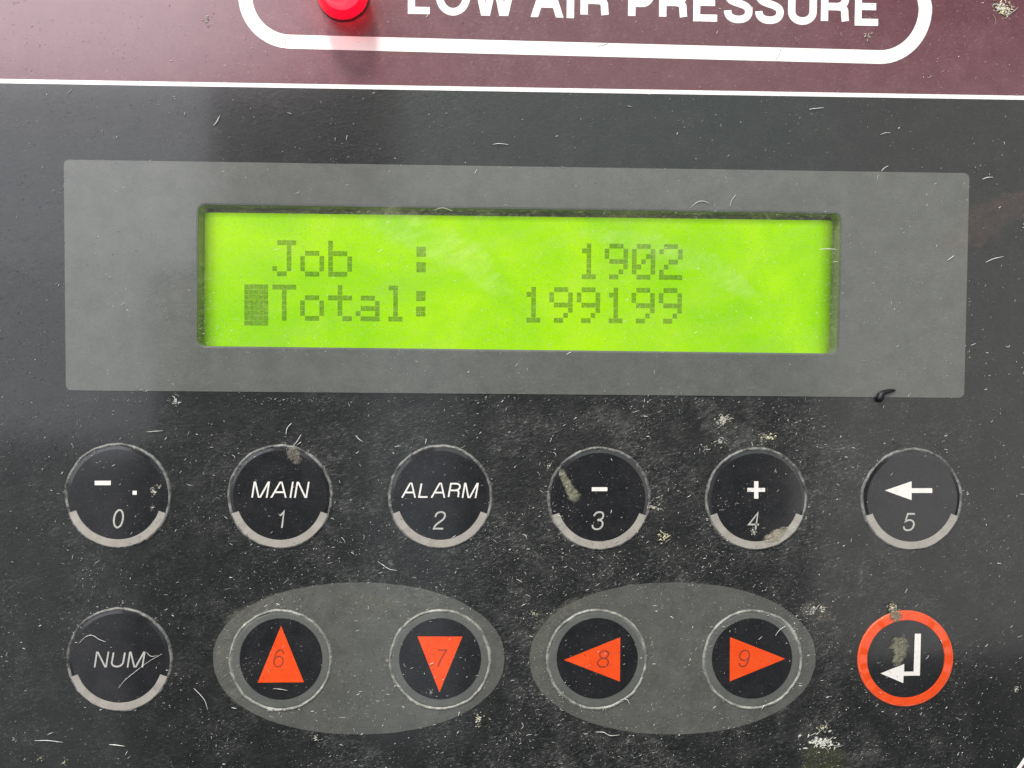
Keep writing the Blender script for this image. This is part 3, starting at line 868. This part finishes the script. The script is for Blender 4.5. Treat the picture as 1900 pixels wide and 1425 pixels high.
def density(u, v):
    """how thickly the dust lies, read off the photograph"""
    if v < 170: d = 0.10
    elif 120 < u < 1797 and 297 < v < 738: d = 0.06 if not (370 < u < 1550 and 390 < v < 655) else 0.30
    elif v < 300: d = 0.16
    else:
        d = 0.55 + 0.45 * min(1, max(0, (u - 300) / 500)) if u < 1560 else 0.42
        d += 0.9 * math.exp(-(((u - 1240) / 130) ** 2 + ((v - 960) / 150) ** 2))
        d += 0.5 * math.exp(-(((u - 950) / 160) ** 2 + ((v - 1050) / 80) ** 2))
        for ku in (521, 1112, 1403):
            d += 0.35 * math.exp(-((math.hypot(u - ku, v - 923) - 105) / 30) ** 2)
        for (ku, kv, kw_) in ((220, 920, .4), (521, 921, 1.2), (817, 921, .7), (1112, 925, 1.6), (1403, 925, 1.6), (1690, 926, .5), (223, 1223, .5), (521, 1223, .9), (817, 1223, .7), (1107, 1222, 1.2), (1395, 1222, .8), (1678, 1221, 1.0)):
            d += kw_ * math.exp(-((math.hypot(u - ku, v - kv) - 101) / 7) ** 2)
        if u < 120 and v < 900: d *= 0.5
    for (ku, kv) in ((220, 920), (521, 921), (817, 921), (1112, 925), (1403, 925), (1690, 926), (223, 1223), (521, 1223), (817, 1223), (1107, 1222), (1395, 1222), (1678, 1221)):
        q = math.hypot(u - ku, v - kv)
        if q < 92: d *= 0.30
    return d * (0.25 + 2.2 * max(0, 0.5 + noise.noise(Vector((u / 110, v / 80, 3.3))) * 0.9) ** 2 + 0.9 * max(0, noise.noise(Vector((u / 28, v / 22, 8.1)))))
mb = MB()
placed = 0
while placed < 32000:
    u, v = rng.uniform(-60, 1960), rng.uniform(-60, 1480)
    if rng.random() > density(u, v) / 1.9: continue
    placed += 1
    z = surf(u, v) + 0.012
    x, y = C(u, v, z)
    a = rng.gauss(0.45, 0.8); L = min(0.6, 0.06 + rng.expovariate(1 / 0.10)); W_ = rng.uniform(0.02, 0.055)
    ca, sa = math.cos(a), math.sin(a)
    bend = rng.uniform(-0.06, 0.06)
    q = [(-L / 2, 0, 0), (0, -W_ / 2 + bend, 0.0), (L / 2, 0, 0), (0, W_ / 2 + bend, 0), (0, bend, rng.uniform(0.02, 0.06))]
    vs = [(x + px * ca - py * sa, y + px * sa + py * ca, z + pz) for px, py, pz in q]
    mi_ = rng.choices((0, 1, 2, 3), (0.54, 0.14, 0.28, 0.04))[0]
    if v < 170 or (115 < u < 1800 and 290 < v < 745): mi_ = 1 if rng.random() < 0.6 else 3
    elif mi_ == 2 and v < 300: mi_ = 1
    mb.add(vs, [[0, 1, 4], [1, 2, 4], [2, 3, 4], [3, 0, 4]], mi_)
o = mb.build('dust_flecks', [FLECK, FLECK2, FLECK3, FIBRE])
tag(o, 'fine grey dust flecks scattered over the whole panel', 'dust', None, 'stuff')
mb = MB()
placed = 0
while placed < 1500:
    u, v = rng.uniform(-40, 1940), rng.uniform(-40, 1460)
    if rng.random() > (density(u, v) + 0.06) / 2.0: continue
    placed += 1
    L = min(1.0, rng.expovariate(1 / 0.17) + 0.08); W_ = rng.uniform(0.014, 0.044)
    p, r = curl(u, v, L, W_, rng.uniform(0.3, 2.2))
    tube(mb, p, r, 0 if rng.random() < 0.5 else 1, 4)
o = mb.build('lint', [FIBRE, FLECK2])
tag(o, 'short pale lint fibres scattered over the whole panel', 'lint', None, 'stuff')

def fibre(pts, wd, label, material=FIBRE, group='loose fibres lying on the panel'):
    """one loose fibre along measured points"""
    z = surf(*pts[0]); wd *= 0.75
    P = [C(u, v, z) for u, v in pts]
    q = []
    for i in range(len(P) - 1):
        for k in range(4):
            t = k / 4
            p0 = P[max(0, i - 1)]; p1 = P[i]; p2 = P[i + 1]; p3 = P[min(len(P) - 1, i + 2)]
            q.append(tuple(0.5 * ((2 * b) + (-a + c_) * t + (2 * a - 5 * b + 4 * c_ - d) * t * t + (-a + 3 * b - 3 * c_ + d) * t ** 3) for a, b, c_, d in zip(p0, p1, p2, p3)))
    q.append(P[-1])
    pts3 = [(x, y, z + wd + 0.10 * math.sin(math.pi * i / (len(q) - 1))) for i, (x, y) in enumerate(q)]
    rad = [wd * (0.4 + 0.6 * math.sin(math.pi * (i + .5) / len(q))) * rng.uniform(.8, 1.2) for i in range(len(q))]
    mb = MB(); tube(mb, pts3, rad, 0, 5)
    return tag(mb.build('fibre', material), label, 'fibre', group)
fibre([(146, 1194), (160, 1181), (172, 1178), (185, 1186), (197, 1191)], .045, 'pale bent fibre above the word NUM')
fibre([(219, 1278), (232, 1262), (255, 1243), (278, 1226), (301, 1213)], .04, 'long thin fibre crossing the last letter of NUM')
fibre([(272, 1210), (281, 1217), (292, 1216)], .035, 'tiny fibre at the upper right of the word NUM')
fibre([(360, 1277), (372, 1288), (381, 1300), (386, 1318)], .05, 'grey fibre hanging in the gap between the NUM key and the left oval')
fibre([(272, 801), (288, 800), (303, 799)], .04, 'straight white fibre above the key marked 0')
fibre([(531, 807), (533, 795), (541, 785)], .06, 'short thick fibre above the MAIN key')
fibre([(543, 829), (552, 818), (559, 806)], .05, 'white fibre sprouting from the top of the MAIN key')
fibre([(701, 1041), (712, 1049), (724, 1056), (737, 1058)], .045, 'wiry fibre below the left side of the ALARM key')
fibre([(660, 808), (667, 815), (674, 820)], .05, 'white fibre between the MAIN and ALARM keys')
fibre([(1283, 384), (1294, 375), (1306, 374), (1317, 378)], .045, 'arched white fibre above the display window, right of its middle')
fibre([(1354, 384), (1357, 372), (1366, 361)], .035, 'thin upright fibre above the display window')
fibre([(1520, 463), (1535, 462), (1552, 463)], .06, 'white fibre on the right end of the green display')
fibre([(803, 391), (822, 386), (842, 393)], .03, 'faint bent fibre above the display window')
fibre([(1757, 484), (1763, 479), (1770, 474)], .06, 'short white fibre on the grey surround near its right edge')
fibre([(1828, 487), (1838, 482), (1847, 479), (1862, 476)], .06, 'white hooked fibre right of the grey surround')
fibre([(1822, 333), (1830, 330), (1842, 329)], .07, 'bright white fibre just outside the upper right surround corner')
fibre([(1635, 318), (1640, 312), (1648, 308)], .06, 'white fibre on the upper right edge of the grey surround')
fibre([(396, 234), (403, 226), (408, 215)], .055, 'white forked fibre on the dark band under the maroon panel')
fibre([(1501, 203), (1513, 202), (1528, 200)], .06, 'white fibre under the white line, right of the middle')
fibre([(1633, 250), (1642, 247), (1652, 247)], .05, 'curved white fibre above the right half of the surround')
fibre([(914, 268), (928, 267), (944, 269)], .05, 'white fibre above the top middle of the surround')
fibre([(1151, 1298), (1158, 1296), (1165, 1299), (1168, 1308)], .05, 'hooked white fibre under the key marked 8')
fibre([(1106, 1358), (1120, 1358), (1132, 1364), (1150, 1363)], .05, 'wavy white fibre under the right oval')
fibre([(507, 1277), (521, 1278), (534, 1281)], .035, 'faint fibre below the orange up arrow')
fibre([(1438, 1180), (1446, 1168), (1458, 1161)], .04, 'broken thin fibre on the key marked 9')
fibre([(64, 1374), (90, 1373), (117, 1377)], .05, 'long flat fibre at the lower left of the panel')
fibre([(203, 1381), (214, 1381), (232, 1384)], .07, 'thick white fibre below the NUM key')

def flake(mb, p, L, mi=0):
    """thin chip lying at a slight tilt"""
    a = rng.gauss(0.55, 0.8); ca, sa = math.cos(a), math.sin(a)
    W_ = L * rng.uniform(0.22, 0.6)
    q = []
    k = rng.choice((4, 5, 6))
    for i in range(k):
        t = 2 * math.pi * i / k
        rr = rng.uniform(0.6, 1.1) * 0.5
        q.append((L * rr * math.cos(t), W_ * rr * math.sin(t), rng.uniform(0, 0.25) * L * 0.5))
    q.append((0, 0, rng.uniform(0.1, 0.35) * L + 0.015))
    mb.add([(p[0] + x * ca - y * sa, p[1] + x * sa + y * ca, p[2] + h) for x, y, h in q], [[i, (i + 1) % k, k] for i in range(k)], mi)
def crumb(u, v, r, label, mats, n=14, fib=6, shape=(1, 1)):
    """cluster of tiny grains with a few hairs"""
    mats = [PALE if m_ is FIBRE else m_ for m_ in mats]; fib = int(fib * 0.6)
    z = surf(u, v); c = C(u, v, z); mb = MB()
    for i in range(n * 3):          # loose grains round about
        a = rng.uniform(0, 6.28); d = r * abs(rng.gauss(0, 1.1))
        flake(mb, (c[0] + d * math.cos(a) * shape[0], c[1] + d * math.sin(a) * shape[1], z), rng.uniform(0.05, 0.13), rng.randrange(len(mats)))
    for i in range(n * 5):
        a = rng.uniform(0, 6.28); d = r * abs(rng.gauss(0, 0.42))
        flake(mb, (c[0] + d * math.cos(a) * shape[0], c[1] + d * math.sin(a) * shape[1], z + rng.uniform(0.0, 0.10)), rng.uniform(0.08, 0.36) * r, rng.randrange(len(mats)))
    for i in range(max(1, n // 3)):
        a = rng.uniform(0, 6.28); d = r * abs(rng.gauss(0, 0.35))
        blob(mb, (c[0] + d * math.cos(a) * shape[0], c[1] + d * math.sin(a) * shape[1], z + 0.02), rng.uniform(0.06, 0.12) * r + 0.02, rng.randrange(len(mats)), rng, 0.7)
    for i in range(fib):
        a = rng.uniform(0, 6.28); d = r * rng.uniform(0.1, 0.8)
        ua, va = u + d * math.cos(a) * 15 * shape[0], v + d * math.sin(a) * 15 * shape[1]
        p, rr = curl(ua, va, rng.uniform(.3, .8) * r, rng.uniform(0.02, 0.045), 1.0, None, z + 0.04)
        tube(mb, p, rr, rng.randrange(len(mats)), 4)
    return tag(mb.build('crumb', mats), label, 'crumb', 'dirt crumbs stuck to the panel')
crumb(1858, 16, 2.0, 'straw yellow tuft of dirt at the right end of the maroon panel', [YELLOW, FIBRE, BEIGE], 16, 14, (1.2, 0.9))
crumb(1611, 68, 0.9, 'pink white crumb under the last R of PRESSURE', [FIBRE, BEIGE], 6, 4)
crumb(385, 35, 1.0, 'pale nick in the maroon panel left of the white outline', [BEIGE, FIBRE], 4, 5, (1.2, 1.3))
crumb(1340, 780, 1.4, 'cream lump of dirt between the surround and the plus key', [BEIGE, FIBRE, FLECK], 16, 8)
crumb(1425, 812, 1.2, 'yellowish lump of dirt just above the plus key', [YELLOW, BEIGE, FLECK], 12, 5, (1.5, 0.7))
crumb(1336, 820, 1.0, 'beige crumb up and left of the plus key', [BEIGE, FLECK2], 8, 4)
crumb(1308, 833, 0.8, 'dark speckled crumb at the upper left of the plus key', [FLECK3, FLECK2], 8, 2)
crumb(1212, 942, 1.0, 'cream crumb on the right rim of the key marked 3', [BEIGE, FIBRE], 9, 5, (1.5, 0.7))
crumb(1232, 995, 1.2, 'yellow crumb down and right of the key marked 3', [YELLOW, BEIGE], 7, 8, (1.1, 1.1))
crumb(1020, 864, 0.6, 'pale bead on the upper left rim of the key marked 3', [BEIGE, FIBRE], 6, 1)
crumb(888, 1334, 1.0, 'bright cream crumb under the right end of the left oval', [YELLOW, FIBRE], 9, 3, (0.6, 1.3))
crumb(586, 1368, 0.6, 'cream speck under the left oval', [FIBRE, BEIGE], 6, 2)
crumb(1523, 1376, 2.3, 'white glinting crust below the enter key, left of it', [FIBRE, FIBRE, FLECK2], 16, 20, (1.4, 0.7))
crumb(1526, 1350, 1.0, 'olive and white crumb above the white crust', [OLIVE, FIBRE, YELLOW], 9, 4, (1.2, 0.9))
crumb(1884, 1279, 0.7, 'small white star shaped crumb right of the enter key', [FIBRE], 4, 7)
crumb(990, 1138, 0.8, 'faint yellow crumb up and left of the right oval', [YELLOW, FLECK], 7, 2)
crumb(1509, 1132, 1.4, 'brownish scuffed crumb between the right oval and enter key', [FLECK, BEIGE, FLECK2], 12, 5, (1.5, 0.7))
crumb(286, 911, 0.8, 'pink white crumb on the right side of the key marked 0', [BEIGE, FIBRE], 6, 5, (0.8, 1.3))
crumb(284, 942, 0.5, 'white crumb under the pink one on the key marked 0', [FIBRE], 5, 2)
crumb(229, 563, 0.5, 'white pimple on the left part of the grey surround', [FIBRE], 4, 0)
crumb(76, 1406, 0.5, 'cream grain near the lower left corner', [YELLOW], 4, 0)
crumb(118, 1414, 0.6, 'bright star shaped grain near the lower left corner', [YELLOW, FIBRE], 3, 3, (1.5, .8))
crumb(326, 745, 1.0, 'knot of white threads under the lower left surround edge', [FIBRE, FLECK2], 6, 8, (0.7, 1.2))
crumb(718, 1225, 0.5, 'cream bead on the left rim of the key marked 7', [YELLOW, BEIGE], 5, 1, (0.6, 1.4))
crumb(800, 1284, 0.5, 'white speck at the tip of the down arrow', [FIBRE], 5, 2)

def film(name, col, cover, scale=1.6, rough=0.5, most=1.0):
    """dried film with ragged gaps"""
    m, nt, out = mat(name)
    v = coords(nt, (0.5, 1, 1.2), 0.5)
    n = noise_tex(nt, v, scale, 6, 0.75, 0.5)
    n2 = noise_tex(nt, v, scale * 2.5, 5, 0.7)
    c = mixc(nt, ramp(nt, n2, [(0.3, 0.0), (0.7, 1.0)]), tuple(x * 0.55 for x in col), tuple(min(1, x * 1.6) for x in col))
    b = N(nt, 'ShaderNodeBsdfPrincipled'); b.inputs['Roughness'].default_value = rough
    nt.links.new(c, b.inputs['Base Color'])
    bp = N(nt, 'ShaderNodeBump'); bp.inputs['Distance'].default_value = 0.05 * MM
    nt.links.new(n2, bp.inputs['Height']); nt.links.new(bp.outputs[0], b.inputs['Normal'])
    # thins out towards the patch's rim (stored per vertex as thickness)
    at_ = N(nt, 'ShaderNodeAttribute', attribute_name='thickness')
    f = math_node(nt, 'ADD', math_node(nt, 'MULTIPLY', math_node(nt, 'SUBTRACT', n, 0.5), 2.6), math_node(nt, 'MULTIPLY', at_.outputs['Fac'], cover), True)
    f = math_node(nt, 'MULTIPLY', f, math_node(nt, 'MULTIPLY', at_.outputs['Fac'], 3.0, True), True)
    f = math_node(nt, 'MULTIPLY', f, most)
    tr = N(nt, 'ShaderNodeBsdfTransparent'); mx = N(nt, 'ShaderNodeMixShader')
    nt.links.new(f, mx.inputs[0]); nt.links.new(tr.outputs[0], mx.inputs[1]); nt.links.new(b.outputs[0], mx.inputs[2]); nt.links.new(mx.outputs[0], out.inputs[0])
    return m
OLIVEF = film('olive_smear_film', (0.20, 0.195, 0.135), 0.75, 2.4)
def smear(path, widths, label, material=None, zz=0.06, cat='smear', grains=24, group='dried smears on the keys'):
    """dried smear: low uneven patch along a path"""
    z = surf(*path[0])
    P = [Vector(C(u, v, z)) for u, v in path]
    n = 28; K = 13
    vs = []; th = []
    for i in range(n + 1):
        t = i / n * (len(P) - 1); a = min(int(t), len(P) - 2); f = t - a
        p = P[a].lerp(P[a + 1], f); d = (P[a + 1] - P[a]).normalized(); nr = Vector((-d.y, d.x))
        wd = (widths[a] * (1 - f) + widths[a + 1] * f) / 15.0
        jl = 1 + 0.45 * noise.noise(Vector((i * 0.9, 1.3, P[0].x))); jr = 1 + 0.45 * noise.noise(Vector((i * 0.9, 7.3, P[0].y)))
        cap = math.sqrt(max(0.05, 1 - (2 * i / n - 1) ** 6))
        for k in range(K):
            s = 2 * k / (K - 1) - 1
            q = p + nr * (s * wd / 2 * (jl if s < 0 else jr) * cap)
            h = zz * max(0, 1 - s ** 2) * (0.7 + 1.4 * noise.noise(Vector((q.x * 3, q.y * 3, 0.4))))
            vs.append((q.x, q.y, z + 0.012 + max(0, h)))
            e_ = min(1, (1 - abs(s)) * 2.2) * min(1, 6 * min(i, n - i) / n)
            th.append(e_)
    mb = MB()
    mb.add(vs, [[i * K + k, (i + 1) * K + k, (i + 1) * K + k + 1, i * K + k + 1] for i in range(n) for k in range(K - 1)], 0, True)
    for _ in range(grains):
        i = rng.randrange(n); k = rng.randrange(2, K - 2)
        b_ = vs[i * K + k]
        flake(mb, (b_[0], b_[1], b_[2]), rng.uniform(.06, .22), 1)
    o = mb.build('smear', [material or OLIVEF, FLECK2])
    at_ = o.data.attributes.new('thickness', 'FLOAT', 'POINT')
    at_.data.foreach_set('value', th + [1.0] * (len(mb.v) - len(th)))
    return tag(o, label, cat, group)
smear([(1038, 868), (1047, 888), (1060, 912), (1072, 932)], [14, 17, 22, 32], 'olive grey dried smear on the left of the key marked 3')
smear([(1676, 1178), (1669, 1198), (1670, 1215), (1660, 1238)], [30, 42, 26, 20], 'olive grey smear inside the enter key beside the bent arrow')
smear([(1650, 1132), (1662, 1141), (1670, 1152)], [16, 26, 22], 'grey brown grime breaking the top of the orange ring')
smear([(535, 829), (544, 842), (558, 860)], [22, 28, 20], 'beige dirt patch on the upper rim of the MAIN key', film('beige_grime', (0.22, 0.20, 0.16), 0.45, 2.4))
smear([(1415, 1003), (1437, 995), (1462, 978)], [14, 26, 14], 'beige crusty dirt on the lower right arc of the plus key', film('crusty_grime', (0.34, 0.30, 0.23), 0.7, 2.2))
crumb(1398, 988, 0.7, 'grey crumb inside the plus key next to the crusty dirt', [BEIGE, FLECK2], 8, 2)
crumb(1656, 1127, 1.0, 'straw coloured tuft at the top of the orange ring', [YELLOW, BEIGE], 9, 6, (1, .9))

PALEF = film('pale_scuff_film', (0.17, 0.175, 0.16), 0.25, 1.8, 0.5, 0.6)
ST = 'stains and scuffs on the dark film'
smear([(1058, 795), (1085, 782), (1120, 775), (1160, 795), (1190, 808)], [26, 44, 56, 40, 20], 'pale scuffed patch above the key marked 3', PALEF, 0.03, 'scuff', 40, ST)
smear([(1290, 740), (1320, 770), (1345, 800), (1400, 815), (1450, 820)], [30, 60, 60, 40, 26], 'dusty patch between the surround and the plus key', PALEF, 0.03, 'scuff', 60, ST)
smear([(1484, 1128), (1510, 1134), (1545, 1150)], [26, 46, 26], 'brownish dusty patch at the upper right of the right oval', film('brown_scuff_film', (0.17, 0.15, 0.135), 0.25, 1.2), 0.03, 'scuff', 30, ST)
smear([(1516, 1372), (1526, 1400), (1534, 1450)], [60, 95, 120], 'olive green stain under the white crust at the bottom edge', film('green_stain_film', (0.085, 0.088, 0.036), 0.5, 1.0, 0.4, 0.6), 0.02, 'stain', 30, ST)
smear([(1570, 1415), (1610, 1398), (1650, 1404)], [30, 40, 26], 'pale chalky patch at the bottom edge right of the olive stain', PALEF, 0.03, 'scuff', 20, ST)
smear([(1740, 465), (1800, 425), (1870, 385), (1960, 350)], [60, 90, 60, 50], 'faint rosy painted reflection across the right edge of the grey surround', film('rosy_reflection_film', (0.34, 0.20, 0.17), 0.5, 0.45, 0.5, 0.12), 0.01, 'streak', 10, ST)  # reddish reflection painted on as a thin tinted patch

GRIME = film('oval_grime_film', (0.20, 0.195, 0.16), 0.3, 2.2, 0.6, 0.7)
smear([(560, 1092), (500, 1112), (440, 1146), (412, 1190), (408, 1240), (430, 1290), (480, 1322)], [14, 26, 34, 26, 22, 24, 14], 'greenish grime along the left end of the left oval', GRIME, 0.03, 'grime', 20, ST)
smear([(1130, 1100), (1060, 1122), (1012, 1160), (994, 1215), (1006, 1272), (1050, 1318)], [16, 30, 36, 26, 24, 16], 'greenish grime along the left end of the right oval', GRIME, 0.03, 'grime', 20, ST)
smear([(620, 1102), (680, 1112), (735, 1130)], [20, 40, 24], 'pebbled scuff across the top of the left oval', GRIME, 0.03, 'scuff', 14, ST)

WIPE = film('wiping_haze_film', (0.30, 0.31, 0.30), 0.35, 0.7, 0.5, 0.10)
WIPEG = film('window_haze_film', (0.58, 0.62, 0.36), 0.5, 0.5, 0.5, 0.17)
smear([(540, 168), (680, 192), (820, 238), (950, 300)], [30, 46, 46, 26], 'faint curved wiping haze on the dark strip above the surround', WIPE, 0.0, 'streak', 0, ST)
smear([(660, 396), (760, 424), (860, 474), (960, 560)], [50, 90, 80, 40], 'milky wiping streak across the display, right of the word Job', WIPEG, 0.0, 'streak', 0, ST)
smear([(1060, 430), (1200, 450), (1330, 500), (1420, 570)], [24, 50, 60, 30], 'milky wiping streak across the right half of the display', WIPEG, 0.0, 'streak', 0, ST)

# black curl of dirt on the lower edge of the grey surround
mb = MB()
p = [(1630, 746), (1631, 739), (1634, 732), (1640, 728), (1648, 726), (1655, 724.5), (1661, 724)]
rr = [0.30, 0.52, 0.46, 0.32, 0.27, 0.22, 0.08]
pts3 = [(*C(u, v, 0.3), 0.30 + 0.25 * r) for (u, v), r in zip(p, rr)]
tube(mb, pts3, rr, 0, 8)
tag(mb.build('dirt_curl', SOOT), 'comma shaped black curl of dirt on the lower right edge of the grey surround', 'dirt')
